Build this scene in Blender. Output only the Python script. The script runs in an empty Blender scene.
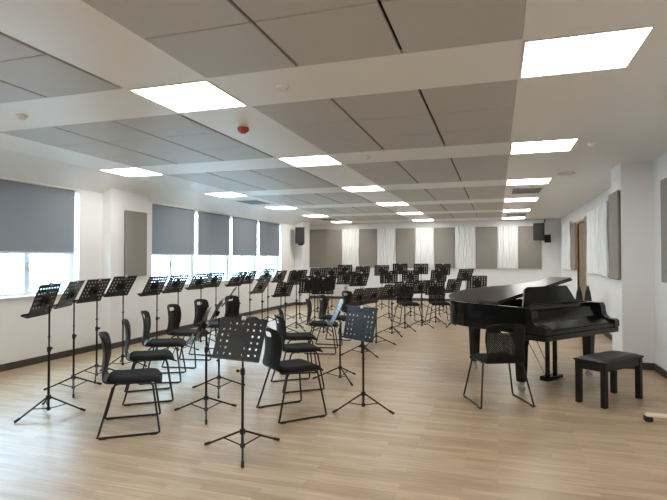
import bpy, math, random
from mathutils import Vector, Matrix
random.seed(7)
PI = math.pi
R = math.radians
scene = bpy.context.scene
COL = scene.collection

# ------------------------------------------------------------------ materials
def new_mat(name):
    m = bpy.data.materials.new(name); m.use_nodes = True
    nt = m.node_tree; b = nt.nodes['Principled BSDF']
    return m, nt, b

def mat(name, col, rough=.5, metal=0., spec=.5, noise=0., nscale=20., bump=0., bscale=200., coat=0.):
    m, nt, b = new_mat(name)
    b.inputs['Roughness'].default_value = rough
    b.inputs['Metallic'].default_value = metal
    b.inputs['Specular IOR Level'].default_value = spec
    b.inputs['Coat Weight'].default_value = coat
    b.inputs['Coat Roughness'].default_value = .04
    tc = nt.nodes.new('ShaderNodeTexCoord')
    if noise > 0:
        n = nt.nodes.new('ShaderNodeTexNoise'); n.inputs['Scale'].default_value = nscale
        n.inputs['Detail'].default_value = 4
        nt.links.new(tc.outputs['Object'], n.inputs['Vector'])
        mx = nt.nodes.new('ShaderNodeMix'); mx.data_type = 'RGBA'
        mx.inputs[6].default_value = (*[c*(1-noise) for c in col], 1)
        mx.inputs[7].default_value = (*[min(1, c*(1+noise)) for c in col], 1)
        nt.links.new(n.outputs['Fac'], mx.inputs[0]); nt.links.new(mx.outputs[2], b.inputs['Base Color'])
    else:
        b.inputs['Base Color'].default_value = (*col, 1)
    if bump > 0:
        n2 = nt.nodes.new('ShaderNodeTexNoise'); n2.inputs['Scale'].default_value = bscale
        nt.links.new(tc.outputs['Object'], n2.inputs['Vector'])
        bp = nt.nodes.new('ShaderNodeBump'); bp.inputs['Strength'].default_value = bump
        bp.inputs['Distance'].default_value = .002
        nt.links.new(n2.outputs['Fac'], bp.inputs['Height']); nt.links.new(bp.outputs['Normal'], b.inputs['Normal'])
    return m

def emit(name, col, s):
    m, nt, b = new_mat(name)
    b.inputs['Base Color'].default_value = (.9, .9, .9, 1)
    b.inputs['Emission Color'].default_value = (*col, 1)
    b.inputs['Emission Strength'].default_value = s
    return m

LED_STRENGTH = 15.5
SKY_STRENGTH = 24.0
M = {}
M['wall'] = mat('wall_paint', (.78, .775, .76), .7, noise=.02, nscale=3)
M['ceiling'] = mat('ceiling_paint', (.83, .82, .80), .42, spec=.5, noise=.015, nscale=2)
M['tile'] = mat('acoustic_tile_felt', (.50, .48, .455), .5, spec=.5, noise=.06, nscale=120)
M['void'] = mat('ceiling_void', (.03, .03, .03), .9)
M['taupe'] = mat('taupe_acoustic_fabric', (.275, .25, .22), .95, spec=.1, noise=.07, nscale=150)
M['white_panel'] = mat('white_panel', (.80, .80, .785), .5)
M['skirting'] = mat('dark_skirting', (.045, .038, .034), .5, noise=.1)
M['frame'] = mat('window_frame_metal', (.70, .78, .87), .45, .2)
M['white_trim'] = mat('white_trim', (.8, .8, .8), .5)
M['black_metal'] = mat('black_powder_metal', (.006, .006, .0065), .45, .0, spec=.35)
M['desk'] = mat('black_desk_steel', (.006, .007, .009), .36, .0, spec=.4)
M['rubber'] = mat('black_rubber', (.01, .01, .01), .8)
M['plastic_grey'] = mat('grey_clip_plastic', (.45, .46, .47), .4)
M['frame_chair'] = mat('chair_frame_metal', (.006, .006, .006), .4, .0, spec=.4)
M['seat_fabric'] = mat('charcoal_seat_fabric', (.015, .0145, .0155), .9, spec=.15, noise=.2, nscale=250)
M['piano'] = mat('black_piano_lacquer', (.003, .003, .003), .16, spec=.3, coat=.1)
M['piano_lid'] = mat('black_piano_lid_satin', (.010, .009, .008), .3, spec=.45)
M['brass'] = mat('brass', (.75, .6, .33), .25, 1.)
M['iron'] = mat('gold_iron_plate', (.10, .075, .04), .45, .6)
M['bench'] = mat('black_bench_wood', (.006, .0055, .0055), .4, spec=.35)
M['leather'] = mat('black_leather', (.010, .0095, .0095), .42, spec=.35, noise=.2, bump=.2)
M['speaker'] = mat('black_speaker', (.008, .008, .009), .6)
M['grille'] = mat('speaker_grille', (.014, .014, .015), .7, noise=.4, nscale=400)
M['vent'] = mat('vent_grille_metal', (.3, .28, .26), .5, .3)
M['red'] = mat('red_alarm_plastic', (.45, .03, .02), .4)
M['door'] = mat('tan_door_wood', (.20, .135, .075), .5, noise=.15, nscale=8)
M['door_edge'] = mat('honey_door_edge', (.42, .27, .09), .5, noise=.1, nscale=8)
M['cream_bar'] = mat('cream_bar', (.72, .62, .48), .45)
M['bag'] = mat('black_nylon', (.012, .012, .013), .7, bump=.3)
M['led'] = emit('led_diffuser', (1., .99, .955), LED_STRENGTH)
M['facade'] = mat('pale_facade', (.75, .78, .8), .8)
M['facade_glass'] = mat('facade_window_glass', (.35, .55, .62), .2)
M['ground'] = mat('pavement', (.45, .45, .44), .9, noise=.1)
M['silver'] = mat('silver_metal', (.6, .6, .6), .3, 1.)
M['keys_white'] = mat('piano_key_white', (.8, .79, .75), .3)

# floor: three-strip parquet running across the room
m, nt, b = new_mat('wood_floor'); M['floor'] = m
tc = nt.nodes.new('ShaderNodeTexCoord')
bk = nt.nodes.new('ShaderNodeTexBrick')
bk.inputs['Scale'].default_value = 1.0
bk.inputs['Brick Width'].default_value = .62; bk.inputs['Row Height'].default_value = .068
bk.inputs['Mortar Size'].default_value = .0009; bk.inputs['Mortar Smooth'].default_value = .3
bk.inputs['Bias'].default_value = 0
bk.offset = .37; bk.squash = 1.0; bk.squash_frequency = 3
bk.inputs['Color1'].default_value = (.475, .36, .24, 1)
bk.inputs['Color2'].default_value = (.36, .265, .168, 1)
bk.inputs['Mortar'].default_value = (.30, .215, .15, 1)
nt.links.new(tc.outputs['Object'], bk.inputs['Vector'])
mp = nt.nodes.new('ShaderNodeMapping'); mp.inputs['Scale'].default_value = (1.6, 30, 1)
nt.links.new(tc.outputs['Object'], mp.inputs['Vector'])
ns = nt.nodes.new('ShaderNodeTexNoise'); ns.inputs['Scale'].default_value = 1.6; ns.inputs['Detail'].default_value = 5
nt.links.new(mp.outputs['Vector'], ns.inputs['Vector'])
rp = nt.nodes.new('ShaderNodeValToRGB')
rp.color_ramp.elements[0].position = .3; rp.color_ramp.elements[0].color = (.78, .76, .74, 1)
rp.color_ramp.elements[1].position = .65; rp.color_ramp.elements[1].color = (1.06, 1.06, 1.06, 1)
nt.links.new(ns.outputs['Fac'], rp.inputs['Fac'])
mx = nt.nodes.new('ShaderNodeMix'); mx.data_type = 'RGBA'; mx.blend_type = 'MULTIPLY'; mx.inputs[0].default_value = 1
nt.links.new(bk.outputs['Color'], mx.inputs[6]); nt.links.new(rp.outputs['Color'], mx.inputs[7])
nt.links.new(mx.outputs[2], b.inputs['Base Color'])
b.inputs['Roughness'].default_value = .36; b.inputs['Specular IOR Level'].default_value = .28

# perforated chair back: real see-through holes through a procedural dot mask
m, nt, b = new_mat('chair_back_plastic'); M['chair_back'] = m
b.inputs['Base Color'].default_value = (.004, .004, .0045, 1); b.inputs['Roughness'].default_value = .5; b.inputs['Specular IOR Level'].default_value = .25
tc = nt.nodes.new('ShaderNodeTexCoord'); sp = nt.nodes.new('ShaderNodeSeparateXYZ')
nt.links.new(tc.outputs['Object'], sp.inputs[0])
def mnode(op, a, bb=None, nt=nt):
    n = nt.nodes.new('ShaderNodeMath'); n.operation = op
    for i, v in enumerate((a, bb)):
        if v is None: continue
        if isinstance(v, (int, float)): n.inputs[i].default_value = v
        else: nt.links.new(v, n.inputs[i])
    return n.outputs[0]
def cell(o):
    return mnode('ABSOLUTE', mnode('SUBTRACT', mnode('FRACT', mnode('MULTIPLY', o, 46.)), .5))
cx_, cz_ = cell(mnode('ADD', sp.outputs[0], sp.outputs[2])), cell(mnode('SUBTRACT', sp.outputs[0], sp.outputs[2]))
dist = mnode('ADD', mnode('MULTIPLY', cx_, cx_), mnode('MULTIPLY', cz_, cz_))
hole = mnode('LESS_THAN', dist, .05)
zone = mnode('MULTIPLY', mnode('GREATER_THAN', sp.outputs[2], .48), mnode('LESS_THAN', sp.outputs[2], .755))
zone = mnode('MULTIPLY', zone, mnode('LESS_THAN', mnode('ABSOLUTE', sp.outputs[0]), .188))
fac = mnode('MULTIPLY', hole, zone)
tr = nt.nodes.new('ShaderNodeBsdfTransparent'); ms = nt.nodes.new('ShaderNodeMixShader')
nt.links.new(fac, ms.inputs[0]); nt.links.new(b.outputs[0], ms.inputs[1]); nt.links.new(tr.outputs[0], ms.inputs[2])
nt.links.new(ms.outputs[0], nt.nodes['Material Output'].inputs[0])

# roller blind cloth: grey-blue, lets a little daylight through
m, nt, b = new_mat('blind_cloth'); M['blind'] = m
b.inputs['Base Color'].default_value = (.27, .285, .305, 1); b.inputs['Roughness'].default_value = .9
tl = nt.nodes.new('ShaderNodeBsdfTranslucent'); tl.inputs[0].default_value = (.26, .27, .285, 1)
ms = nt.nodes.new('ShaderNodeMixShader'); ms.inputs[0].default_value = .22
nt.links.new(b.outputs[0], ms.inputs[1]); nt.links.new(tl.outputs[0], ms.inputs[2])
nt.links.new(ms.outputs[0], nt.nodes['Material Output'].inputs[0])

# window glass: thin pane
m, nt, b = new_mat('window_glass'); M['glass'] = m
tr = nt.nodes.new('ShaderNodeBsdfTransparent'); tr.inputs[0].default_value = (.93, .97, .98, 1)
gl = nt.nodes.new('ShaderNodeBsdfGlossy'); gl.inputs['Roughness'].default_value = .02
ms = nt.nodes.new('ShaderNodeMixShader'); ms.inputs[0].default_value = .06
nt.links.new(tr.outputs[0], ms.inputs[1]); nt.links.new(gl.outputs[0], ms.inputs[2])
nt.links.new(ms.outputs[0], nt.nodes['Material Output'].inputs[0])

# ------------------------------------------------------------------ mesh builder
class MB:
    def __init__(s): s.v = []; s.f = []; s.smooth = []
    def add(s, vs, fs, smooth=False):
        o = len(s.v); s.v += [tuple(v) for v in vs]
        s.f += [tuple(i+o for i in f) for f in fs]; s.smooth += [smooth]*len(fs)
        return s
    def box(s, lo, hi):
        x0, y0, z0 = lo; x1, y1, z1 = hi
        return s.add([(x0,y0,z0),(x1,y0,z0),(x1,y1,z0),(x0,y1,z0),(x0,y0,z1),(x1,y0,z1),(x1,y1,z1),(x0,y1,z1)],
              [(0,3,2,1),(4,5,6,7),(0,1,5,4),(1,2,6,5),(2,3,7,6),(3,0,4,7)])
    def bbox(s, lo, hi, r=.01):   # box with chamfered vertical and horizontal edges
        x0,y0,z0 = lo; x1,y1,z1 = hi; r = min(r, (x1-x0)/2.01, (y1-y0)/2.01, (z1-z0)/2.01)
        def ring(i, z): return [(x0+i+ (r if i==0 else 0),y0+i,z),(x1-i-(r if i==0 else 0),y0+i,z),(x1-i,y0+i+(r if i==0 else 0),z),(x1-i,y1-i-(r if i==0 else 0),z),
                     (x1-i-(r if i==0 else 0),y1-i,z),(x0+i+(r if i==0 else 0),y1-i,z),(x0+i,y1-i-(r if i==0 else 0),z),(x0+i,y0+i+(r if i==0 else 0),z)]
        e = r*.999
        def ring2(z): return [(x0+r,y0+e,z),(x1-r,y0+e,z),(x1-e,y0+r,z),(x1-e,y1-r,z),(x1-r,y1-e,z),(x0+r,y1-e,z),(x0+e,y1-r,z),(x0+e,y0+r,z)]
        vs = ring2(z0)+ring(0,z0+r)+ring(0,z1-r)+ring2(z1)
        fs = [tuple(range(7,-1,-1)), tuple(range(24,32))]
        for k in range(3):
            for i in range(8):
                j=(i+1)%8; fs.append((k*8+i,k*8+j,(k+1)*8+j,(k+1)*8+i))
        return s.add(vs, fs)
    def tube(s, pts, r, n=8, cap=True):
        pts = [Vector(p) for p in pts]; rs = r if isinstance(r, (list, tuple)) else [r]*len(pts)
        rings = []; prev = None
        for i, p in enumerate(pts):
            if i == 0: t = pts[1]-p
            elif i == len(pts)-1: t = p-pts[i-1]
            else: t = (pts[i+1]-p).normalized()+(p-pts[i-1]).normalized()
            t.normalize()
            if prev is None:
                a = Vector((0,0,1)) if abs(t.z) < .9 else Vector((1,0,0))
                u = t.cross(a).normalized()
            else:
                u = (prev - t*prev.dot(t)).normalized()
            prev = u; w = t.cross(u)
            rings.append([p+(u*math.cos(2*PI*k/n)+w*math.sin(2*PI*k/n))*rs[i] for k in range(n)])
        vs = [v for q in rings for v in q]; fs = []
        for i in range(len(pts)-1):
            for k in range(n):
                j=(k+1)%n; fs.append((i*n+k, i*n+j, (i+1)*n+j, (i+1)*n+k))
        s.add(vs, fs, True)
        if cap:
            s.add(rings[0], [tuple(range(n-1,-1,-1))]); s.add(rings[-1], [tuple(range(n))])
        return s
    def lathe(s, prof, n=20, c=(0,0,0)):
        vs = []
        for r, z in prof:
            vs += [(c[0]+r*math.cos(2*PI*k/n), c[1]+r*math.sin(2*PI*k/n), c[2]+z) for k in range(n)]
        fs = []
        for i in range(len(prof)-1):
            for k in range(n):
                j=(k+1)%n; fs.append((i*n+k,i*n+j,(i+1)*n+j,(i+1)*n+k))
        s.add(vs, fs, True)
        s.add(vs[:n], [tuple(range(n-1,-1,-1))]); s.add(vs[-n:], [tuple(range(n))])
        return s
    def prism(s, outline, z0, z1):
        n = len(outline)
        return s.add([(x,y,z0) for x,y in outline]+[(x,y,z1) for x,y in outline],
             [tuple(range(n-1,-1,-1)), tuple(range(n,2*n))]+[(i,(i+1)%n,n+(i+1)%n,n+i) for i in range(n)])
    def wallring(s, outer, inner, z0, z1):
        n = len(outer)
        vs = [(x,y,z) for z in (z0,z1) for x,y in outer]+[(x,y,z) for z in (z0,z1) for x,y in inner]
        fs = []
        for i in range(n):
            j=(i+1)%n
            fs += [(i,j,n+j,n+i),(2*n+j,2*n+i,3*n+i,3*n+j),(n+i,n+j,3*n+j,3*n+i),(j,i,2*n+i,2*n+j)]
        return s.add(vs, fs)
    def tf(s, mtx): s.v = [tuple(mtx @ Vector(v)) for v in s.v]; return s
    def build(s, name, material, parent=None, loc=None, bevel=0):
        me = bpy.data.meshes.new(name); me.from_pydata(s.v, [], s.f); me.update()
        me.polygons.foreach_set('use_smooth', s.smooth)
        me.materials.append(material)
        o = bpy.data.objects.new(name, me); COL.objects.link(o)
        if parent is not None: o.parent = parent
        if loc: o.location = loc
        if bevel:
            md = o.modifiers.new('bevel', 'BEVEL'); md.width = bevel; md.segments = 2; md.limit_method = 'ANGLE'
        return o

def tag(o, label=None, cat=None, group=None, kind=None):
    if label: o['label'] = label
    if cat: o['category'] = cat
    if group: o['group'] = group
    if kind: o['kind'] = kind
    return o
def empty(name, loc=(0,0,0), rz=0, label=None, cat=None, group=None):
    o = bpy.data.objects.new(name, None); COL.objects.link(o)
    o.location = loc; o.rotation_euler.z = rz; o.empty_display_size = .1
    return tag(o, label, cat, group)
KIDS = {}
def copy_tree(o, parent=None):
    c = o.copy(); COL.objects.link(c)
    if parent is not None: c.parent = parent
    for ch in [k for k in list(o.children)]: copy_tree(ch, c)
    return c
def struct(name, mb, material, parent=None, label=None, cat=None):
    o = mb.build(name, material, parent)
    if parent is None: tag(o, label, cat, kind='structure')
    return o

# ------------------------------------------------------------------ room dimensions (metres)
XL, XR, YB, YF, ZC = -6.3, 2.02, 18.4, -2.6, 2.83
WIN = [(4.4, 6.46), (8.25, 14.40)]           # window bays along the left wall
ZS, ZT = .955, 2.58                          # sill and window head
SOFX, SOFZ = -5.68, 2.60                     # sloping soffit over the windows

struct('floor', MB().box((-7.1, YF-.2, -.12), (XR+.3, YB+.2, 0)), M['floor'], label='pale wood strip floor of the rehearsal room', cat='floor')

# --- left wall with two window bays
w = MB(); TX = XL-.26
XC = -6.93
w.box((TX, YF, 0), (XL, 15.8, ZS)); w.box((TX, YF, ZT), (XL, 15.8, ZC+.1))
w.box((XC-.2, 15.8, 0), (XC, YB, ZC+.1)); w.box((XC-.2, 15.6, 0), (TX, 15.8, ZC+.1))
for a, c in ((YF, WIN[0][0]), (WIN[0][1], WIN[1][0]), (WIN[1][1], 15.8)): w.box((TX, a, ZS), (XL, c, ZT))
struct('wall_left', w, M['wall'], label='white window wall on the left', cat='wall')
struct('wall_back', MB().box((XC-.2, YB, 0), (XR+.2, YB+.2, ZC+.1)), M['wall'], label='white far wall carrying the acoustic panels', cat='wall')
struct('wall_rear', MB().box((TX, YF-.2, 0), (XR+.2, YF, ZC+.1)), M['wall'], label='white wall behind the viewer', cat='wall')
DY0, DY1, DZ = 13.42, 14.72, 2.42            # doorway in the right wall
w = MB()
w.box((XR, YF, 0), (XR+.2, DY0, ZC+.1)); w.box((XR, DY1, 0), (XR+.2, YB, ZC+.1)); w.box((XR, DY0, DZ), (XR+.2, DY1, ZC+.1))
struct('wall_right', w, M['wall'], label='white wall on the right with the doorway', cat='wall')
# column on the right, piers on the left
CX0, CY0, CY1 = 1.635, 7.9, 8.56
struct('trim_1', MB().box((CX0, CY0, 0), (XR, CY1, ZC)), M['wall'], label='white square column standing out from the right wall', cat='column')
PX, PY0, PY1 = -6.12, 6.95, 7.93
struct('trim_2', MB().box((XL, PY0, 0), (PX, PY1, SOFZ+.12)), M['wall'], label='white pier between the two window bays', cat='pier')
QX, QY0, QY1 = -6.03, 15.5, 16.15
struct('trim_3', MB().box((XL, QY0, 0), (QX, QY1, ZC)), M['wall'], label='white pier in the far left corner under the loudspeaker', cat='pier')
# skirting boards
H = .095; T = .014
k = MB()
for a, c in ((YF, PY0), (PY1, QY0)): k.box((XL, a, 0), (XL+T, c, H))
k.box((XC, 15.8, 0), (XC+T, YB, H))
for (x, y0, y1) in ((PX, PY0, PY1), (QX, QY0, QY1)):
    k.box((x, y0-T, 0), (x+T, y1+T, H)); k.box((XL+T, y0-T, 0), (x, y0, H)); k.box((XL+T, y1, 0), (x, y1+T, H))
struct('baseboard_left', k, M['skirting'], label='dark skirting along the window wall', cat='skirting')
struct('baseboard_back', MB().box((XC+T, YB-T, 0), (XR-T, YB, H)), M['skirting'], label='dark skirting along the far wall', cat='skirting')
k = MB()
for a, c in ((YF, CY0), (CY1, DY0-.06), (DY1+.06, YB)): k.box((XR-T, a, 0), (XR, c, H))
k.box((CX0-T, CY0-T, 0), (CX0, CY1+T, H)); k.box((CX0, CY0-T, 0), (XR-T, CY0, H)); k.box((CX0, CY1, 0), (XR-T, CY1+T, H))
struct('baseboard_right', k, M['skirting'], label='dark skirting along the right wall and column', cat='skirting')

# --- ceiling with recessed tile fields
CY = [-2.0, .8, 3.63, 6.48, 9.35, 12.15, 14.8, 17.5]      # centre lines of the plain bands with lights
HB = .345
LIGHTS = {'L': (-5.65, -4.98), 'M': (-2.75, -2.045), 'R': (.16, .87)}
FX = [(-4.97, -2.76), (-2.03, .152)]
FY = [(CY[i]+HB+.02, CY[i+1]-HB-.02) for i in range(1, len(CY)-1)]
holes = [(x0, x1, y0, y1) for x0, x1 in FX for y0, y1 in FY]
lights = []
for key, (x0, x1) in LIGHTS.items():
    for i, cy in enumerate(CY):
        if i == 0 and key != 'M': pass
        lights.append((key, i, x0, x1, cy-.335, cy+.335))
holes += [(x0, x1, y0, y1) for (_, _, x0, x1, y0, y1) in lights]
xs = sorted({SOFX, XR} | {h[0] for h in holes} | {h[1] for h in holes})
ys = sorted({YF, YB} | {h[2] for h in holes} | {h[3] for h in holes})
c = MB()
for i in range(len(xs)-1):
    for j in range(len(ys)-1):
        mx_, my_ = (xs[i]+xs[i+1])/2, (ys[j]+ys[j+1])/2
        if any(h[0] < mx_ < h[1] and h[2] < my_ < h[3] for h in holes): continue
        c.box((xs[i], ys[j], ZC), (xs[i+1], ys[j+1], ZC+.03))
cv = [(SOFX+(XL-SOFX)*q/10, ZC-(ZC-SOFZ)*(q/10)**1.25) for q in range(11)]
c.box((SOFX-1.25, 15.8, ZC), (SOFX, YB, ZC+.03))
c.add([(x, y, z) for x, z in cv for y in (YF, 15.8)], [(2*q, 2*q+1, 2*q+3, 2*q+2) for q in range(10)], True)
ceil = struct('ceiling', c, M['ceiling'], label='white suspended ceiling with grey tile fields', cat='ceiling')
MB().box((-7.1, YF-.2, ZC+.10), (XR+.2, YB+.2, ZC+.16)).build('upper_deck', M['void'], ceil)
G = .006
for fi, (x0, x1) in enumerate(FX):
    e1 = .03 if fi == 0 else .0
    for (y0, y1) in FY:
        n = 3; wdt = (x1-e1-x0)/n; yr = [y0+(y1-y0)*q/3 for q in range(4)]
        for a in range(n):
            for (q0, q1) in zip(yr[:-1], yr[1:]):
                g2 = .005
                MB().bbox((x0+a*wdt+(G+.004 if a else .001), q0+g2, ZC-.002), (x0+(a+1)*wdt-(G+.004 if a < n-1 else .001), q1-g2, ZC+.022), .004).build('ceiling_tile', M['tile'], ceil)

# --- ceiling lights
ORD = ['nearest, behind the viewer,', 'nearest', 'first', 'second', 'third', 'fourth', 'fifth', 'sixth']
ROWN = {'L': 'row beside the windows', 'M': 'middle row', 'R': 'right-hand row'}
for key, i, x0, x1, y0, y1 in lights:
    cx, cy = (x0+x1)/2, (y0+y1)/2
    nth = ['behind the viewer, farthest back', 'overhead, just out of view'] + ['first', 'second', 'third', 'fourth', 'fifth', 'sixth']
    if i < 2: lab = f'square white ceiling light panel of the {ROWN[key]}, {nth[i]}'
    else: lab = f'lit square ceiling panel, {nth[i]} from the front in the {ROWN[key]}'
    t = empty('ceiling_light', (cx, cy, ZC), 0, lab, 'ceiling light', 'square ceiling lights')
    hx, hy = (x1-x0)/2-.002, (y1-y0)/2-.002
    MB().wallring([(-hx,-hy),(hx,-hy),(hx,hy),(-hx,hy)], [(-hx+.014,-hy+.014),(hx-.014,-hy+.014),(hx-.014,hy-.014),(-hx+.014,hy-.014)], -.006, .03).build('frame', M['white_trim'], t)
    MB().box((-hx+.014, -hy+.014, 0), (hx-.014, hy-.014, .012)).build('diffuser', M['led'], t)

# --- ceiling fittings
def vent(x, y, lab, wx=.26, wy=.42):
    t = empty('ceiling_vent', (x, y, ZC), 0, lab, 'vent', 'ceiling vents')
    MB().wallring([(-wx-.04,-wy-.04),(wx+.04,-wy-.04),(wx+.04,wy+.04),(-wx-.04,wy+.04)], [(-wx,-wy),(wx,-wy),(wx,wy),(-wx,wy)], -.012, -.0005).build('frame', M['white_trim'], t)
    MB().box((-wx,-wy,-.004), (wx,wy,-.001)).build('backing', M['void'], t)
    s = MB()
    for q in range(9): s.box((-wx, -wy+.02+q*wy*.22, -.011), (wx, -wy+.02+q*wy*.22+.045, -.005))
    s.build('louvre', M['vent'], t)
vent(.55, 10.55, 'oblong grey ceiling vent behind the third light of the right-hand row')
vent(.55, 16.2, 'small far ceiling vent near the end of the right-hand light row')
vent(-5.39, 10.75, 'grey ceiling vent behind the second light near the windows')
vent(-5.38, 16.15, 'far grey ceiling vent in the row beside the windows')
def disc(name, x, y, r, lab, cat, mk='white_trim'):
    t = empty(name, (x, y, ZC), 0, lab, cat)
    MB().lathe([(r, -.0005), (r, -.012), (r*.9, -.02)], 20).build('base', M[mk], t)
    MB().lathe([(r*.7, -.0205), (r*.62, -.034), (r*.3, -.04)], 20).build('cap', M[mk], t)
disc('smoke_detector', -1.56, 3.59, .05, 'small white ceiling disc between the first lights of middle and right rows', 'smoke detector')
disc('smoke_detector', -4.19, 3.60, .05, 'small white ceiling disc on the plain band at far left', 'smoke detector')
disc('smoke_detector', 1.04, 6.45, .05, 'small white ceiling disc right of the second light of the right-hand row', 'smoke detector')
disc('smoke_detector', -1.6, 6.4, .05, 'tiny white ceiling disc in the second plain band, between tile fields', 'smoke detector')
disc('smoke_detector', -2.45, 13.4, .05, 'tiny far ceiling disc between lights of the middle row', 'smoke detector')
disc('ceiling_loudspeaker', 1.02, 8.59, .13, 'flat white round ceiling fitting near the right wall column', 'ceiling loudspeaker')
# red fire alarm
t = empty('fire_alarm', (-2.41, 4.56, ZC), 0, 'small red fire alarm sounder on the ceiling behind the first light', 'fire alarm')
MB().lathe([(.05, -.0005), (.05, -.018)], 20).build('base', M['white_trim'], t)
MB().lathe([(.056, -.0185), (.058, -.04), (.048, -.058), (.03, -.06), (.028, -.075)], 20).build('sounder', M['red'], t)

# --- windows: frames, panes, sills, blinds
def window(name, ya, yb, units, label):
    f = MB(); x0, x1 = XL-.20, XL-.14
    f.box((x0, ya, ZS+.012), (x1, yb, ZS+.07)); f.box((x0, ya, ZT-.06), (x1, yb, ZT))
    posts = [ya]+[u for u in units]+[yb]
    for i, p in enumerate(posts):
        hw = .035 if i in (0, len(posts)-1) else .07
        lo = p if i == 0 else p-(hw if i < len(posts)-1 else .07)
        hi = p+.07 if i == 0 else p+(hw if i < len(posts)-1 else 0)
        f.box((x0, lo, ZS), (x1+.01, hi, ZT))
    fr = struct(name, f, M['frame'], label=label, cat='window')
    for i in range(len(posts)-1):
        a, c = posts[i], posts[i+1]; mid = (a+c)/2 if len(units) > 1 or i else 5.63
        MB().box((x0+.005, mid-.045, ZS+.02), (x1+.015, mid+.045, ZT-.02)).build('mullion', M['frame'], fr)
        MB().box((x0+.028, a+.06, ZS+.06), (x0+.034, mid-.03, ZT-.05)).build('pane', M['glass'], fr)
        MB().box((x0+.028, mid+.03, ZS+.06), (x0+.034, c-.06, ZT-.05)).build('pane', M['glass'], fr)
        h = MB().bbox((x1+.012, mid-.02, 1.33), (x1+.03, mid+.02, 1.45), .005); h.tube([(x1+.03, mid, 1.39), (x1+.05, mid, 1.39), (x1+.055, mid+.09, 1.37)], .008)
        h.build('handle', M['silver'], fr)
    MB().bbox((XL-.13, ya-.0, ZS), (XL+.035, yb+.0, ZS+.028), .006).build('sill', M['white_trim'], fr)
window('window_1', WIN[0][0], WIN[0][1], [], 'near window bay at the left edge')
window('window_2', WIN[1][0], WIN[1][1], [9.80, 11.35, 12.88], 'long far window bay along the left wall')
blind_spots = [(4.45, 6.385, 'grey roller blind at the left edge of the view, in the near bay'),
    (8.275, 9.74, 'grey roller blind of the far bay, first after the taupe pier panel'), (9.86, 11.29, 'grey roller blind of the far bay, second from the pier panel'),
    (11.41, 12.82, 'grey roller blind of the far bay, third from the pier panel'), (12.94, 14.33, 'grey roller blind of the far bay, the last before the far corner')]
for a, c, lab in blind_spots:
    t = empty('roller_blind', (XL-.06, (a+c)/2, ZT-.034), 0, lab, 'blind', 'roller blinds'); hw = (c-a)/2
    MB().tube([(0, -hw, 0), (0, hw, 0)], .03, 14).build('roller', M['blind'], t)
    zb = 1.60-(ZT-.034)
    MB().box((.029, -hw, zb), (.031, hw, 0)).build('cloth', M['blind'], t)
    MB().bbox((.02, -hw, zb-.03), (.04, hw, zb), .006).build('bottom_bar', M['frame'], t)
    MB().box((-.04, -hw-.012, -.05), (.04, -hw-.003, .033)).build('bracket', M['white_trim'], t)
    MB().box((-.04, hw+.003, -.05), (.04, hw+.012, .033)).build('bracket', M['white_trim'], t)

# --- acoustic wall panels
def wave_panel(wd, ht, seed):      # white panel with irregular vertical flutes (local x across, z up, front at -y)
    rnd = random.Random(seed); nx = int(wd/.010); nz = 26
    ph = [rnd.uniform(0, 6.28) for _ in range(8)]
    vs = []; fs = []
    for j in range(nz+1):
        z = ht*j/nz
        for i in range(nx+1):
            x = -wd/2+wd*i/nx
            a = x+.020*math.sin(z*2.3+ph[0])+.012*math.sin(z*5.1+ph[1])
            d = .5+.30*math.sin(a*72+ph[2]+1.3*math.sin(z*1.7+ph[3]))+.20*math.sin(a*41+ph[4]+1.1*math.sin(z*3.1+ph[5]))
            vs.append((x, -.03-.06*max(0, d), z))
    for j in range(nz):
        for i in range(nx):
            q = j*(nx+1)+i; fs.append((q, q+1, q+nx+2, q+nx+1))
    mb = MB(); mb.add(vs, fs, True); mb.box((-wd/2, -.03, 0), (wd/2, 0, ht))
    return mb
def panel(x, y, z, wd, ht, rz, wave, lab, seed=0, th=.05):
    t = empty('acoustic_panel', (x, y, z), rz, lab, 'wall panel', 'fluted white wall panels' if wave else 'taupe wall panels')
    if wave:
        wave_panel(wd, ht, seed).build('fluted_face', M['white_panel'], t)
        MB().box((-wd/2+.05, -.04, -.02), (-wd/2+.1, 0, -.0005)).box((wd/2-.1, -.04, -.02), (wd/2-.05, 0, -.0005)).build('wall_clip', M['silver'], t)
    else:
        MB().bbox((-wd/2, -th, 0), (wd/2, -.012, ht), .008).build('fabric_face', M['taupe'], t)
        MB().box((-wd/2+.01, -.012, .01), (wd/2-.01, 0, ht-.01)).build('backing', M['skirting'], t)
kx = 18.35/17.4
edges = [(-6.5, -5.9, 0), (-5.88, -5.27, 0), (-5.26, -4.63, 1), (-4.62, -3.985, 0), (-3.98, -3.33, 1), (-3.32, -2.67, 0), (-2.66, -2.02, 1),
         (-2.01, -1.34, 0), (-1.33, -.67, 1), (-.66, .01, 0), (.02, .64, 1), (.65, 1.34, 0)]
nw = ['leftmost', 'second from the left', 'third from the left', 'fourth from the left', 'rightmost']
nt_ = ['leftmost', 'second from the left', 'third from the left', 'fourth from the left', 'fifth from the left', 'sixth from the left', 'rightmost']
iw = it = 0
for q, (a, c, wv) in enumerate(edges):
    if wv:
        lab = f'white fluted acoustic panel on the far wall, {nw[iw]} of its kind'; iw += 1
    else:
        lab = f'taupe fabric acoustic panel on the far wall, {nt_[it]} of its kind'; it += 1
    panel((a+c)/2*kx, YB, 1.178, (c-a)*kx-.006, 1.435, 0, wv, lab, q)
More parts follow.
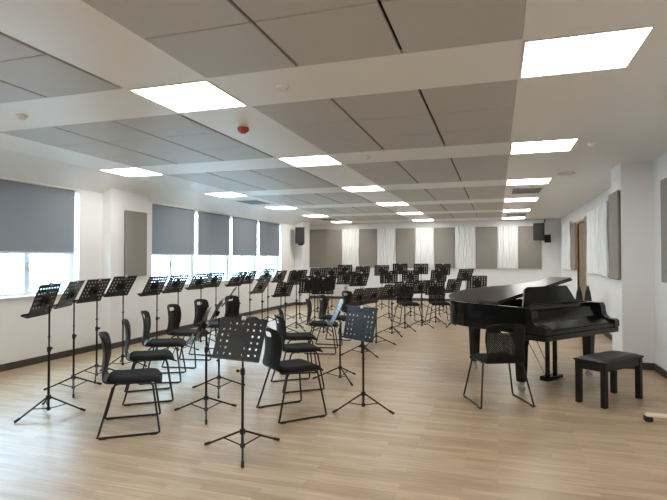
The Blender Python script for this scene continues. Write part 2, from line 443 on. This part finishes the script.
# right wall (front faces -x) : rotate so local -y -> -x
RW = -PI/2
panel(XR, 16.5, 1.19, 1.7, 1.37, RW, 1, 'white fluted panel on the right wall, beyond the doorway in the far corner', 31)
panel(XR, 15.2, 1.21, .72, 1.27, RW, 0, 'taupe panel on the right wall just beyond the doorway')
panel(XR, 13.06, 1.21, .46, 1.29, RW, 0, 'narrow taupe panel on the right wall just before the doorway')
panel(XR, 12.12, 1.19, 1.38, 1.36, RW, 1, 'wide white fluted panel on the right wall, nearer than the doorway', 32)
panel(XR, 11.0, 1.17, .78, 1.42, RW, 1, 'narrow white fluted panel on the right wall, beyond the column', 33)
panel(CX0, 8.23, 1.21, .60, 1.25, RW, 0, 'taupe panel on the side of the white column', th=.04)
panel(XR, 6.75, 1.21, 1.2, 1.28, RW, 0, 'taupe panel at the right edge of the view, before the column', th=.06)
panel(PX, 7.54, 1.2, .56, 1.14, PI/2, 0, 'taupe panel on the white pier between the window bays', th=.045)

# --- doorway on the right
d = MB(); d.box((XR-.012, DY0-.06, 0), (XR+.2, DY0, DZ+.06)); d.box((XR-.012, DY1, 0), (XR+.2, DY1+.06, DZ+.06)); d.box((XR-.012, DY0, DZ), (XR+.2, DY1, DZ+.06))
dr = struct('door_1', d, M['door_edge'], label='brown double door in the right wall', cat='door')
for a, c in ((DY0+.004, (DY0+DY1)/2-.002), ((DY0+DY1)/2+.002, DY1-.004)):
    lf = MB().box((XR+.03, a, .006), (XR+.075, c, DZ-.004)).build('door_leaf', M['door'], dr)
    yh = c-.08 if a < DY0+.1 else a+.08
    MB().tube([(XR+.03, yh, 1.0), (XR-.02, yh, 1.0), (XR-.02, yh+(-.1 if a < DY0+.1 else .1), 1.0)], .01).build('door_handle', M['silver'], lf)

# --- loudspeakers
def loudspeaker(name, loc, rz, tilt, w_, d_, h_, lab):
    t = empty(name, loc, rz, lab, 'loudspeaker'); t.rotation_euler.x = tilt
    MB().prism([(-w_/2, -d_/2), (w_/2, -d_/2), (w_/2*.8, d_/2), (-w_/2*.8, d_/2)], -h_/2, h_/2).build('cabinet', M['speaker'], t, bevel=.008)
    g = MB().bbox((-w_/2+.012, -d_/2-.012, -h_/2+.012), (w_/2-.012, -d_/2-.001, h_/2-.012), .008).build('grille', M['grille'], t)
    return t
# left one hangs on the far-left pier, facing down the room
t = loudspeaker('wall_loudspeaker', (QX+.03, QY0-.26, 2.25), R(15), R(0), .30, .28, .52, 'black loudspeaker hung on the far-left pier')
MB().tube([(0, .14, .05), (0, .22, .05)], .02).build('bracket', M['black_metal'], t)
MB().bbox((-.06, -.1, -.31), (.1, .06, -.262), .01).build('lower_mount', M['black_metal'], t)
t = loudspeaker('wall_loudspeaker', (1.33, YB-.42, 2.39), R(-12), R(0), .34, .34, .56, 'larger black loudspeaker at the far right corner')
MB().tube([(.0, .17, .1), (.1, .3, .30), (.14, .36, .49)], .018).build('bracket', M['black_metal'], t)
t = loudspeaker('wall_loudspeaker', (1.60, YB-.28, 2.17), R(-12), R(0), .2, .2, .26, 'smaller black loudspeaker below right of the larger one')
MB().tube([(0, .1, .0), (0, .25, .0)], .015).build('bracket', M['black_metal'], t)
t = empty('white_board', (1.78, YB, 2.1), 0, 'small pale grey board on the far wall behind the loudspeakers', 'board')
MB().bbox((-.13, -.035, 0), (.13, 0, .62), .006).build('board', M['white_panel'], t)

# ------------------------------------------------------------------ music stand
def desk_mesh(wd=.44, ht=.33):
    """perforated plate in the local xz plane, centred; real round holes"""
    nx, nz = 7, 6; mb = MB(); x0 = -wd/2; z0 = -ht/2; mx_, mz_ = .02, .02
    cw = (wd-2*mx_)/nx; ch = (ht-2*mz_)/nz; th = .0018
    solid = {(3, 0), (3, 1), (3, 2), (2, 1), (2, 2), (3, 4)}
    def both(vs2, fs):
        n = len(vs2)
        mb.add([(x, -th, z) for x, z in vs2]+[(x, th, z) for x, z in vs2],
               fs+[tuple(i+n for i in reversed(f)) for f in fs])
    for i in range(nx):
        for j in range(nz):
            a, c = x0+mx_+i*cw, z0+mz_+j*ch
            if (i, j) in solid:
                both([(a,c),(a+cw,c),(a+cw,c+ch),(a,c+ch)], [(0,1,2,3)]); continue
            K = 8; r = .0100; mxx, mzz = a+cw/2, c+ch/2
            inner = [(mxx+r*1.08*math.cos(2*PI*k/K+PI/8), mzz+r*math.sin(2*PI*k/K+PI/8)) for k in range(K)]
            outer = [(a+cw, mzz), (a+cw, c+ch), (mxx, c+ch), (a, c+ch), (a, mzz), (a, c), (mxx, c), (a+cw, c)]
            fs = []
            for k in range(K):
                # inner vertex k sits between outer k and k+1
                fs.append((K+k, (k+0) % K, (k+1) % K)); fs.append((K+k, (k+1) % K, K+(k+1) % K))
            both(outer+inner, fs)
            n0 = len(mb.v)
            mb.add([(x, -th, z) for x, z in inner]+[(x, th, z) for x, z in inner], [(k, (k+1) % K, K+(k+1) % K, K+k) for k in range(K)])
    # rim
    rx = .006
    mb.box((x0, -.004, z0), (x0+mx_, .004, -z0)); mb.box((-x0-mx_, -.004, z0), (-x0, .004, -z0))
    mb.box((x0+mx_, -.004, z0), (-x0-mx_, .004, z0+mz_)); mb.box((x0+mx_, -.004, -z0-mz_), (-x0-mx_, .004, -z0))
    return mb
def make_stand():
    t = empty('music_stand')
    for k in range(3):
        lg = MB(); r0 = .018; hz = .155
        lg.tube([(r0, 0, hz), (.32, 0, .018)], .0085, 8)
        lg.tube([(.012, 0, .045), (.17, 0, .085)], .0055, 6)
        o = lg.build('leg', M['black_metal'], t); o.rotation_euler.z = k*2*PI/3
        MB().tube([(.295, 0, .030), (.342, 0, .0125)], [.0125, .0115], 8).build('rubber_foot', M['rubber'], o)
    MB().tube([(0, 0, .025), (0, 0, .62)], .0115, 10).build('lower_pole', M['black_metal'], t)
    cb = MB(); cb.lathe([(.022, .135), (.024, .14), (.024, .17), (.018, .175)], 12)
    MB().lathe([(.018, .03), (.019, .034), (.019, .056), (.016, .06)], 12).build('brace_collar', M['black_metal'], t)
    cb.build('collar', M['black_metal'], t)
    kb = MB(); kb.lathe([(.017, .595), (.018, .6), (.018, .64), (.014, .645)], 12); kb.tube([(-.015, 0, .62), (-.042, 0, .62)], .006, 8); kb.tube([(-.04, 0, .62), (-.055, 0, .62)], .012, 10)
    kb.build('clamp_knob', M['rubber'], t)
    # the part that slides: upper pole, tilt joint and desk, built for desk centre at z=0
    up = MB(); up.tube([(0, 0, -.62), (0, 0, -.06)], .0085, 10); up.tube([(-.022, 0, -.36), (.022, 0, -.36)], .006, 8); up.build('upper_pole', M['black_metal'], t)
    D = empty_desk = desk_mesh().build('desk', M['desk'], t)
    ld = MB(); ld.box((-.22, -.062, -.168), (.22, -.0045, -.165)); ld.box((-.22, -.062, -.165), (.22, -.059, -.150)); ld.build('ledge', M['desk'], D)
    jt = MB(); jt.bbox((-.075, .0045, -.06), (.075, .013, .05), .003); jt.bbox((-.02, .013, -.03), (.02, .045, .03), .006); jt.build('tilt_joint', M['black_metal'], D)
    cl = MB(); cl.bbox((-.02, -.012, .148), (.02, .012, .180), .004); cl.build('clip', M['plastic_grey'], D)
    return t
STAND = make_stand()
first_stand = [True]
def stand(x, y, hd, z, lab, tilt=22, tri=0, group='music stands', clip=True):
    t = STAND if first_stand[0] else copy_tree(STAND)
    first_stand[0] = False
    t.location = (x, y, 0); t.rotation_euler.z = -R(hd)
    tag(t, lab, 'music stand', group)
    k = 0
    for ch in list(t.children):
        nm = ch.name.split('.')[0]
        if nm == 'leg': ch.rotation_euler.z = R(tri)+R(hd)+k*2*PI/3; k += 1
        elif nm == 'upper_pole': ch.location = (0, 0, z)
        elif nm == 'desk':
            ch.rotation_euler.x = -R(tilt)
            ch.location = (0, -.045*math.cos(R(tilt)), z+.045*math.sin(R(tilt))*0)
            if not clip:
                for g in list(ch.children):
                    if g.name.startswith('clip'): bpy.data.objects.remove(g)
    return t

# ------------------------------------------------------------------ chair
def make_chair():
    t = empty('stacking_chair')
    for s in (-1, 1):
        f = MB()
        f.tube([(s*.20, -.11, .428), (s*.215, -.135, .40), (s*.272, -.235, .035), (s*.278, -.246, .016), (s*.278, -.225, .011), (s*.278, .225, .011),
                (s*.278, .245, .018), (s*.272, .243, .045), (s*.208, .19, .40), (s*.20, .17, .428), (s*.198, .14, .434), (s*.198, -.08, .434), (s*.20, -.11, .428)], .0095, 8, cap=False)
        fr = f.build('sled_frame', M['frame_chair'], t)
        for yy in (-.2, .2):
            MB().bbox((s*.278-.014, yy-.03, 0.0), (s*.278+.014, yy+.03, .0115), .004).build('glide', M['rubber'], fr)
    MB().tube([(-.2, -.04, .428), (.2, -.04, .428)], .009, 8).tube([(-.2, .12, .428), (.2, .12, .428)], .009, 8).build('seat_rail', M['frame_chair'], t)
    # padded seat: lofted rounded slab with a waterfall front
    nu, nv = 14, 14; top = []; bot = []
    for j in range(nv+1):
        v = j/nv; y = -.185+.45*v
        for i in range(nu+1):
            u = -1+2*i/nu; hw = .222*(1-.10*(1-v)) 
            e = min(1, max(0, 1-abs(u))*4.5)*min(1, (min(v, 1-v))*9+.0)
            cr = .030*(1-(1-min(1, e))**2)
            yy = y; xx = u*hw
            # rounded corners
            cxn = max(0, abs(u)-.78)/.22; cyn = max(0, abs(v-.5)*2-.8)/.2
            if cxn > 0 and cyn > 0:
                q = math.hypot(cxn, cyn); mxq = max(cxn, cyn)
                k_ = mxq/q
                xx = math.copysign((.78+.22*cxn*k_)*hw, u); yy = -.185+.45*(.5+math.copysign((.8+.2*cyn*k_)/2, v-.5))
            wf = -.03*max(0, (v-.72)/.28)**2+.010*max(0, (.2-v)/.2)
            dish = -.010*(1-u*u)*math.sin(PI*min(1, v*1.2))
            top.append((xx, yy, .452+cr+wf+dish)); bot.append((xx*.97, yy, .438+wf*.9))
    fs = []; N = nu+1; B = len(top)
    for j in range(nv):
        for i in range(nu):
            q = j*N+i; fs.append((q, q+1, q+N+1, q+N)); fs.append((B+q, B+q+N, B+q+N+1, B+q+1))
    ring = [i for i in range(N)]+[j*N+nu for j in range(1, nv+1)]+[nv*N+i for i in range(nu-1, -1, -1)]+[j*N for j in range(nv-1, 0, -1)]
    for a in range(len(ring)):
        p, q = ring[a], ring[(a+1) % len(ring)]; fs.append((p, B+p, B+q, q))
    MB().add(top+bot, fs, True).build('seat', M['seat_fabric'], t)
    # back shell with a grip slot: swept profile, curved across
    prof = [(-.02, .434), (-.10, .434), (-.165, .436), (-.205, .447), (-.230, .475), (-.240, .52), (-.236, .58), (-.228, .64), (-.228, .70), (-.236, .76), (-.247, .805), (-.258, .835), (-.270, .852)]
    half = [.15, .185, .205, .210, .205, .200, .202, .208, .212, .210, .202, .190, .150]
    nu = 12; vs = []; fs = []
    for j, (y, z) in enumerate(prof):
        up = max(0, min(1, (z-.45)/.1))
        for i in range(nu+1):
            u = -1+2*i/nu
            vs.append((u*half[j], y+.045*up*u*u, z-(.012*u*u if j >= 11 else 0)))
    for j in range(len(prof)-1):
        for i in range(nu):
            if j == 9 and 4 <= i <= 7: continue
            q = j*(nu+1)+i; fs.append((q, q+1, q+nu+2, q+nu+1))
    o = MB().add(vs, fs, True).build('backrest', M['chair_back'], t)
    md = o.modifiers.new('thickness', 'SOLIDIFY'); md.thickness = .009; md.offset = 0
    md = o.modifiers.new('smooth', 'SUBSURF'); md.levels = 1; md.render_levels = 1
    return t
CHAIR = make_chair(); first_chair = [True]
def chair(x, y, hd, lab, group='black chairs for the players'):
    t = CHAIR if first_chair[0] else copy_tree(CHAIR)
    first_chair[0] = False
    t.location = (x, y, 0); t.rotation_euler.z = -R(hd); tag(t, lab, 'chair', group)
    if group is None and 'group' in t: del t['group']
    return t

# left arc of chairs
chair(-3.13, 3.82, 54, 'black sled chair in the left row, the nearest to the viewer')
chair(-3.62, 4.69, 52, 'black sled chair in the left row, second from the viewer')
chair(-4.00, 5.47, 62, 'black sled chair in the left row, third from the viewer')
chair(-4.22, 6.32, 80, 'black sled chair in the left row, fourth, its back turned towards the window')
chair(-4.36, 7.22, 90, 'black sled chair in the left row, fifth, below the far window bay')
chair(-4.28, 8.05, 98, 'black sled chair at the far end of the left row, half hidden by stands')
# middle column of chairs
chair(-1.93, 4.65, 43, 'black sled chair just right of the nearest music stand, foremost of the middle column')
chair(-2.26, 5.63, 52, 'black sled chair directly behind the foremost one of the middle column')
chair(-2.60, 6.47, 62, 'black sled chair third in the middle column, only seat and back top showing')
chair(-2.72, 7.86, 76, 'black sled chair fourth in the middle column, left of the blue-lit stand')
chair(-2.80, 8.74, 90, 'black sled chair behind the blue-lit narrow music stand')
chair(-2.72, 9.95, 105, 'black sled chair behind the slanting stands in the middle of the room')
# far arc
chair(-2.02, 12.05, 150, 'far black chair in the middle of the room before the far wall, left of another')
chair(-1.33, 12.4, 160, 'far black chair nearest the tail of the piano, before the far wall')
# chair in front of the piano
chair(0., 5.65, -23.4, 'black mesh-back chair standing alone in front of the grand piano', group=None)

# ------------------------------------------------------------------ the stands
W = 'music stands along the window wall'
stand(-4.17, 3.91, 68, 1.10, 'tall black music stand at the far left, nearest of the window row', 20, 145, W)
stand(-4.59, 4.64, 66, 1.10, 'tall black music stand of the window row, second from the left, turned nearly edge-on', 27, -45, W)
stand(-4.82, 5.24, 84, 1.10, 'tall black music stand of the window row, third from the left', 28, -50, W)
stand(-4.96, 5.88, 92, 1.12, 'tall black music stand of the window row, fourth, in front of the taupe pier panel', 32, 15, W)
stand(-4.80, 6.41, 90, 1.10, 'tall black music stand, fifth of the window row, where the far bay starts', 30, 0, W)
stand(-4.88, 7.05, 94, 1.10, 'tall black music stand of the window row, sixth, close beside the fifth', 30, 50, W)
stand(-5.01, 7.92, 97, 1.10, 'tall black music stand of the window row, seventh, under the first far blind', 30, 10, W)
stand(-5.10, 8.58, 99, 1.10, 'tall black music stand of the window row, eighth, under the second far blind', 30, 70, W)
stand(-4.87, 9.05, 100, 1.10, 'tall black music stand of the window row, ninth, in front of the third far blind', 30, 30, W)
stand(-5.09, 9.96, 101, 1.10, 'tall black music stand of the window row, tenth, in front of the gap between blinds', 30, 0, W)
stand(-5.07, 10.83, 103, 1.13, 'tall black music stand of the window row, eleventh, above a lower slanted one', 30, 40, W)
stand(-5.17, 11.81, 104, 1.06, 'tall black music stand of the window row, under the end of the last blind', 25, 20, W)
stand(-4.05, 10.06, 110, 1.10, 'dark music stand with a clear tripod, left end of the crowded middle cluster', 22, 85, W)
Cg = 'music stands crowded before the far-left corner'
stand(-4.62, 11.70, 125, 1.08, 'music stand in the crowded cluster, just behind its left end', 22, 60, Cg)
stand(-4.71, 13.28, 140, 1.10, 'music stand in the crowded cluster, below the leftmost taupe wall panels', 22, 0, Cg)
stand(-4.52, 13.95, 145, 1.10, 'music stand in the crowded cluster, rearmost, under the second taupe panel', 22, 30, Cg)
stand(-4.04, 11.17, 130, .95, 'low dark music stand in the middle of the crowded cluster', 15, 15, Cg)
stand(-3.48, 10.47, 130, .98, 'low dark music stand at the right of the crowded cluster', 15, 45, Cg)
stand(-3.30, 9.64, 150, .955, 'lowest dark music stand in the crowded cluster, its desk facing the viewer', 12, 75, Cg)
stand(-3.96, 10.60, 140, .90, 'low dark music stand squeezed in the left half of the crowded cluster', 15, 60, Cg)
I = 'low music stands in the inner arcs'
stand(-4.63, 9.61, 98, .92, 'low slanted music stand below the eleventh window stand', 35, 0, I)
stand(-3.98, 9.30, 115, .90, 'low narrow music stand left of the crowded cluster', 25, 40, I)
stand(-3.84, 6.93, 66, .93, 'low music stand seen edge-on in front of the last left-row chair', 35, 20, I)
stand(-2.69, 4.35, 65, .86, 'low music stand seen edge-on, left of the nearest stand', 22, -58, I)
stand(-3.02, 5.15, 66, .89, 'low music stand seen edge-on behind the nearest stand', 27, -60, I)
stand(-1.90, 3.60, 8, .88, 'perforated black music stand at the centre front, nearest to the viewer', 22, -62, I)
stand(-1.28, 4.97, 34, .86, 'bluish grey perforated music stand right of the middle chairs', 12, 104, I)
stand(-1.86, 6.07, 68, .84, 'narrow music stand catching blue window light, left of the grey one', 25, -48, I)
stand(-2.02, 7.75, 112, .90, 'low slanted music stand just behind the bluish grey one', 30, -30, I)
stand(-2.02, 8.75, 110, .86, 'low music stand hidden mostly behind the slanted one', 30, 10, I)
stand(-1.98, 9.96, 125, .86, 'low slanted music stand in the centre, below the second white fluted panel', 30, -45, I)
stand(-1.86, 10.75, 150, .86, 'low music stand standing before the far centre chair', 15, -40, I)
stand(-1.58, 11.32, 130, .88, 'low slanted music stand between the two far chairs', 25, -35, I)
stand(-1.36, 12.00, 160, .82, 'low music stand standing before the far right chair', 15, -40, I)
stand(-.89, 11.63, 130, .90, 'low slanted music stand next to the piano lid, in front of a higher one', 20, 0, I)
stand(-.42, 11.8, 165, .965, 'low music stand just showing above the piano lid', 10, 20, I)
Mg = 'music stands in the second far row'
stand(-3.39, 11.61, 140, 1.05, 'music stand right of the crowded cluster, under the leftmost white fluted panel', 22, 0, Mg)
stand(-2.85, 10.86, 130, 1.05, 'slanted music stand of the second far row, left of the centre', 25, 30, Mg)
stand(-2.55, 12.45, 165, 1.05, 'music stand of the second far row, left of the far centre chair', 15, 50, Mg)
stand(-2.12, 13.10, 165, 1.05, 'music stand of the second far row, behind the far centre chair', 15, 10, Mg)
stand(-1.46, 13.72, 155, 1.05, 'music stand of the second far row, behind the far right chair', 20, 40, Mg)
Bg = 'music stands in the rearmost row'
stand(-4.38, 14.82, 160, 1.167, 'rearmost-row music stand under the leftmost white fluted panel', 15, 0, Bg)
stand(-3.83, 14.85, 150, 1.125, 'rearmost-row music stand under the third taupe far panel', 22, 20, Bg)
stand(-3.29, 15.02, 160, 1.155, 'rearmost-row music stand under the second white fluted far panel', 15, 40, Bg)
stand(-2.77, 15.19, 170, 1.20, 'rearmost-row music stand under the fourth taupe far panel', 12, 10, Bg)
stand(-2.17, 15.38, 162, 1.20, 'rearmost-row music stand under the third white fluted far panel', 15, 30, Bg)
stand(-1.47, 14.84, 160, 1.20, 'rearmost-row music stand under the fifth taupe far panel', 15, 50, Bg)
stand(-.74, 13.16, 140, 1.10, 'rearmost-row music stand at the right end, leaning over the piano lid', 25, 0, Bg)

# ------------------------------------------------------------------ grand piano (local x = pianist's right, y = towards the tail)
piano = empty('grand_piano', (.645, 6.745, 0), math.atan2(.779, .627), 'black grand piano with its lid slightly raised on the right', 'piano')
def smooth_closed(pts, n=4):
    out = []; L = len(pts)
    for i in range(L):
        p0, p1, p2, p3 = [Vector(pts[(i+k) % L]) for k in (-1, 0, 1, 2)]
        for q in range(n):
            s = q/n
            out.append(tuple(.5*((2*p1)+(-p0+p2)*s+(2*p0-5*p1+4*p2-p3)*s*s+(-p0+3*p1-3*p2+p3)*s**3)))
    return out
def catmull(pts, n=5):
    out = []
    P = [Vector(p) for p in pts]
    P = [2*P[0]-P[1]]+P+[2*P[-1]-P[-2]]
    for i in range(1, len(P)-2):
        p0, p1, p2, p3 = P[i-1:i+3]
        for q in range(n):
            s = q/n
            out.append(tuple(.5*((2*p1)+(-p0+p2)*s+(2*p0-5*p1+4*p2-p3)*s*s+(-p0+3*p1-3*p2+p3)*s**3)))
    out.append(tuple(P[-2]))
    return out
curve = catmull([(.75, .10), (.745, .28), (.68, .46), (.52, .60), (.34, .69), (.21, .80), (.11, .94), (-.02, 1.09), (-.20, 1.20), (-.38, 1.22), (-.55, 1.16), (-.68, 1.00), (-.75, .74)], 4)
rim = [(-.75, -.10), (.75, -.10)]+curve
def inset(outl, d):
    n = len(outl); res = []
    for i in range(n):
        a, p, c = Vector(outl[i-1]), Vector(outl[i]), Vector(outl[(i+1) % n])
        e1 = (p-a).normalized(); e2 = (c-p).normalized()
        n1 = Vector((-e1.y, e1.x)); n2 = Vector((-e2.y, e2.x)); nn = (n1+n2)
        nn = nn/max(.3, nn.length_squared)*2
        res.append(tuple(p+nn*d))
    return res
Z0, Z1 = .655, .955
MB().wallring(rim, inset(rim, .045), Z0, Z1).build('case_rim', M['piano'], piano)
MB().prism(inset(rim, .046), .66, .70).build('soundboard', M['piano'], piano)
MB().prism(inset(rim, .06), .80, .83).build('iron_plate', M['iron'], piano)
kb = MB(); kb.bbox((-.75, -.40, .605), (.75, .05, .668), .008); kb.build('keybed', M['piano'], piano)
for s in (-1, 1):
    ax = (.64, .75) if s > 0 else (-.75, -.64)
    prof = [(-.41, .669), (-.41, .745), (-.385, .765), (-.30, .775), (-.262, .80), (-.245, .85), (-.235, .92), (-.215, .954), (-.102, .954), (-.102, .669)]
    MB().add([(ax[0], y, z) for y, z in prof]+[(ax[1], y, z) for y, z in prof],
        [tuple(range(9, -1, -1)), tuple(range(10, 20))]+[(i, (i+1) % 10, 10+(i+1) % 10, 10+i) for i in range(10)]).build('arm', M['piano'], piano, bevel=.006)
MB().bbox((-.638, -.40, .669), (.638, -.375, .715), .006).build('key_slip', M['piano'], piano)
# closed fallboard: slopes up from the key slip to the front of the case
fb = MB(); prof = [(-.372, .70), (-.372, .728), (-.20, .80), (-.165, .90), (-.11, .915), (-.11, .70)]
n = len(prof); fb.add([(-.637, y, z) for y, z in prof]+[(.637, y, z) for y, z in prof], [tuple(range(n-1, -1, -1)), tuple(range(n, 2*n))]+[(i, (i+1) % n, n+(i+1) % n, n+i) for i in range(n)])
fb.build('fallboard', M['piano'], piano)
# music desk leaning back
md = MB(); outl = [(-.56, 0), (.56, 0), (.50, .05), (.45, .14), (.40, .215), (.36, .225), (-.40, .225), (-.46, .20), (-.52, .08)]
md.add([(x, -.009, z) for x, z in outl]+[(x, .009, z) for x, z in outl], [tuple(range(9)), tuple(range(17, 8, -1))]+[((i+1) % 9, i, 9+i, 9+(i+1) % 9) for i in range(9)])
md.bbox((-.5, -.06, .0), (.5, -.0095, .018), .004)
o = md.build('music_desk', M['piano'], piano, (0, .02, .945)); o.rotation_euler.x = -R(14)
# lid hinged along the bass side
lid_out = [(-.765, .20), (.765, .20)]+[(x*1.015, y+.012) for x, y in curve if y > .2]
TH = R(9.5)
lid = MB().prism([(x+.765, y) for x, y in lid_out], 0, .02).build('lid', M['piano_lid'], piano, (-.765, 0, .962), bevel=.004)
lid.rotation_euler.y = -TH
fl = MB().bbox((.0, .21, .0215), (1.53, .52, .040), .005).build('lid_front_flap', M['piano_lid'], lid)
hb = MB()
for yy in (.30, .45, .62): hb.tube([(0, yy-.04, .006), (0, yy+.04, .006)], .008, 8)
hb.build('hinge', M['piano'], lid)
MB().tube([(.66, .30, .83), (.60, .33, .955+.018+math.tan(TH)*1.355-.012)], .011, 8).build('prop_stick', M['piano'], piano)
# legs with brass casters
def pleg(x, y, ztop):
    lg = MB()
    prof = [(.040, .11), (.044, .16), (.050, .3), (.055, .5), (.064, ztop-.03), (.075, ztop)]
    vs = []
    for h, z in prof: vs += [(x-h, y-h, z), (x+h, y-h, z), (x+h, y+h, z), (x-h, y+h, z)]
    fs = [(3, 2, 1, 0), (20, 21, 22, 23)]
    for q in range(5):
        for i in range(4): j = (i+1) % 4; fs.append((q*4+i, q*4+j, q*4+4+j, q*4+4+i))
    lg.add(vs, fs); o = lg.build('leg', M['piano'], piano, bevel=.006)
    cs = MB(); cs.lathe([(.03, .085), (.032, .109)], 14, (x, y, 0)); cs.tube([(x-.03, y, .06), (x-.03, y, .09)], .007); cs.tube([(x+.03, y, .06), (x+.03, y, .09)], .007)
    cs.tube([(x-.02, y, .0375), (x+.02, y, .0375)], .037, 16); cs.tube([(x-.04, y, .0375), (x+.04, y, .0375)], .008)
    cs.box((x-.035, y-.01, .078), (x+.035, y+.01, .088)); cs.build('caster', M['silver'], o)
pleg(-.725*.94, -.05, .604); pleg(.725*.94, -.05, .604); pleg(-.21, 1.04, .654)
# pedal lyre
ly = MB()
for s in (-1, 1): ly.bbox((s*.075-.022, .005, .085), (s*.075+.022, .05, .604), .006)
ly.build('lyre_posts', M['piano'], piano)
ly = MB().bbox((-.16, -.035, .085-.055), (.16, .085, .085), .01).build('pedal_box', M['piano'], piano)
pd = MB()
for q in (-1, 0, 1): pd.bbox((q*.07-.014, -.12, .05), (q*.07+.014, -.036, .062), .005)
pd.build('pedal', M['brass'], piano)
rd = MB()
for s in (-1, 1): rd.tube([(s*.06, .07, .085), (s*.10, .40, .655)], .006)
rd.build('lyre_brace', M['brass'], piano)

# dark bags with pointed tops behind the piano
for q, (x, y, hh, lab) in enumerate([(1.53, 11.0, .96, 'black pointed soft bag standing behind the piano, left of the pair'), (1.70, 11.1, .97, 'black pointed soft bag standing behind the piano, right of the pair')]):
    t = empty('instrument_bag', (x, y, 0), R(15), lab, 'bag', 'bags behind the piano')
    vs = []; n = 16; prof = [(.07, .0), (.085, .02), (.09, .3), (.085, .5), (.07, .7), (.05, .85), (.028, .92), (.01, hh-.01)]
    mb = MB(); mb.lathe(prof, n); mb.v = [(a, b_*.7, c_) for a, b_, c_ in mb.v]; mb.build('bag_body', M['bag'], t)
    MB().tube([(-.02, 0, .93), (-.02, 0, hh+.01), (.02, 0, hh+.01), (.02, 0, .93)], .005).build('carry_loop', M['bag'], t)
    MB().tube([(.0, -.063, .25), (.0, -.060, .5), (.0, -.049, .7), (0, -.035, .85)], .005).build('zip', M['rubber'], t)

# ------------------------------------------------------------------ piano bench
bn = empty('piano_bench', (1.13, 6.085, 0), math.atan2(.51, .42), 'black piano bench with padded leather top at the right of the piano', 'bench')
for sx in (-1, 1):
    for sy in (-1, 1):
        MB().bbox((sx*.335-.028, sy*.135-.028, 0), (sx*.335+.028, sy*.135+.028, .44), .004).build('leg', M['bench'], bn)
ap = MB()
ap.box((-.306, -.155, .36), (.306, -.135, .439)); ap.box((-.306, .135, .36), (.306, .155, .439)); ap.box((-.355, -.106, .36), (-.335, .106, .439)); ap.box((.335, -.106, .36), (.355, .106, .439))
ap.build('apron', M['bench'], bn)
MB().bbox((-.375, -.175, .4405), (.375, .175, .462), .006).build('lid_board', M['bench'], bn)
nu, nv = 20, 12; vs = []; fs = []
for j in range(nv+1):
    for i in range(nu+1):
        u, v = -1+2*i/nu, -1+2*j/nv
        e = (1-abs(u)**6)*(1-abs(v)**6)
        vs.append((u*.365, v*.165, .4625+.022*e**.5-.004*(abs(math.sin(u*PI*2))**8)*e))
for j in range(nv):
    for i in range(nu): q = j*(nu+1)+i; fs.append((q, q+1, q+nu+2, q+nu+1))
MB().add(vs, fs, True).build('cushion', M['leather'], bn)
# stud line on the bench apron
# pale bar with black end caps on the floor at the right edge
t = empty('floor_bar', (1.66, 5.40, 0), R(-2), 'cream floor bar with a black end cap at the lower right edge', 'stand foot')
MB().bbox((-.36, -.03, .035), (.36, .03, .075), .012).build('bar', M['cream_bar'], t)
for s in (-1, 1):
    MB().bbox((s*.335-.035, -.038, 0), (s*.335+.035, .038, .05), .01).build('end_cap', M['rubber'], t)
MB().bbox((.12, -.025, .0755), (.17, .025, .5), .006).build('upright', M['cream_bar'], t)

# ------------------------------------------------------------------ outside
struct('ground', MB().box((-60, -40, -4.2), (-6.7, 60, -4.0)), M['ground'], label='pale ground outside the windows', cat='ground')
bd = empty('building', (-26, 14, -4), 0, 'pale building seen through the windows', 'building')
MB().box((-6, -16, 0), (0, 22, 5.6)).build('wall', M['facade'], bd)
for q in range(9):
    f = MB().box((.0, -13.5+q*3.9, 2.6), (.06, -12+q*3.9, 4.6)).build('window', M['facade_glass'], bd)

# ------------------------------------------------------------------ world, camera
wd = bpy.data.worlds.new('sky'); scene.world = wd; wd.use_nodes = True
bg = wd.node_tree.nodes['Background']
bg.inputs[0].default_value = (.56, .80, 1.0, 1); bg.inputs[1].default_value = SKY_STRENGTH

cam = bpy.data.cameras.new('camera'); co = bpy.data.objects.new('camera', cam); COL.objects.link(co)
cam.sensor_width = 36; cam.sensor_fit = 'HORIZONTAL'; cam.lens = 510/667*36; cam.clip_end = 200
yaw, pitch = .3101912, .0176452
co.location = (0, 0, 1.5); co.rotation_euler = (PI/2+pitch, 0, yaw)
scene.camera = co
vs_ = scene.view_settings
vs_.view_transform = 'Standard'; vs_.look = 'None'; vs_.gamma = 1; vs_.exposure = .12; vs_.use_curve_mapping = False
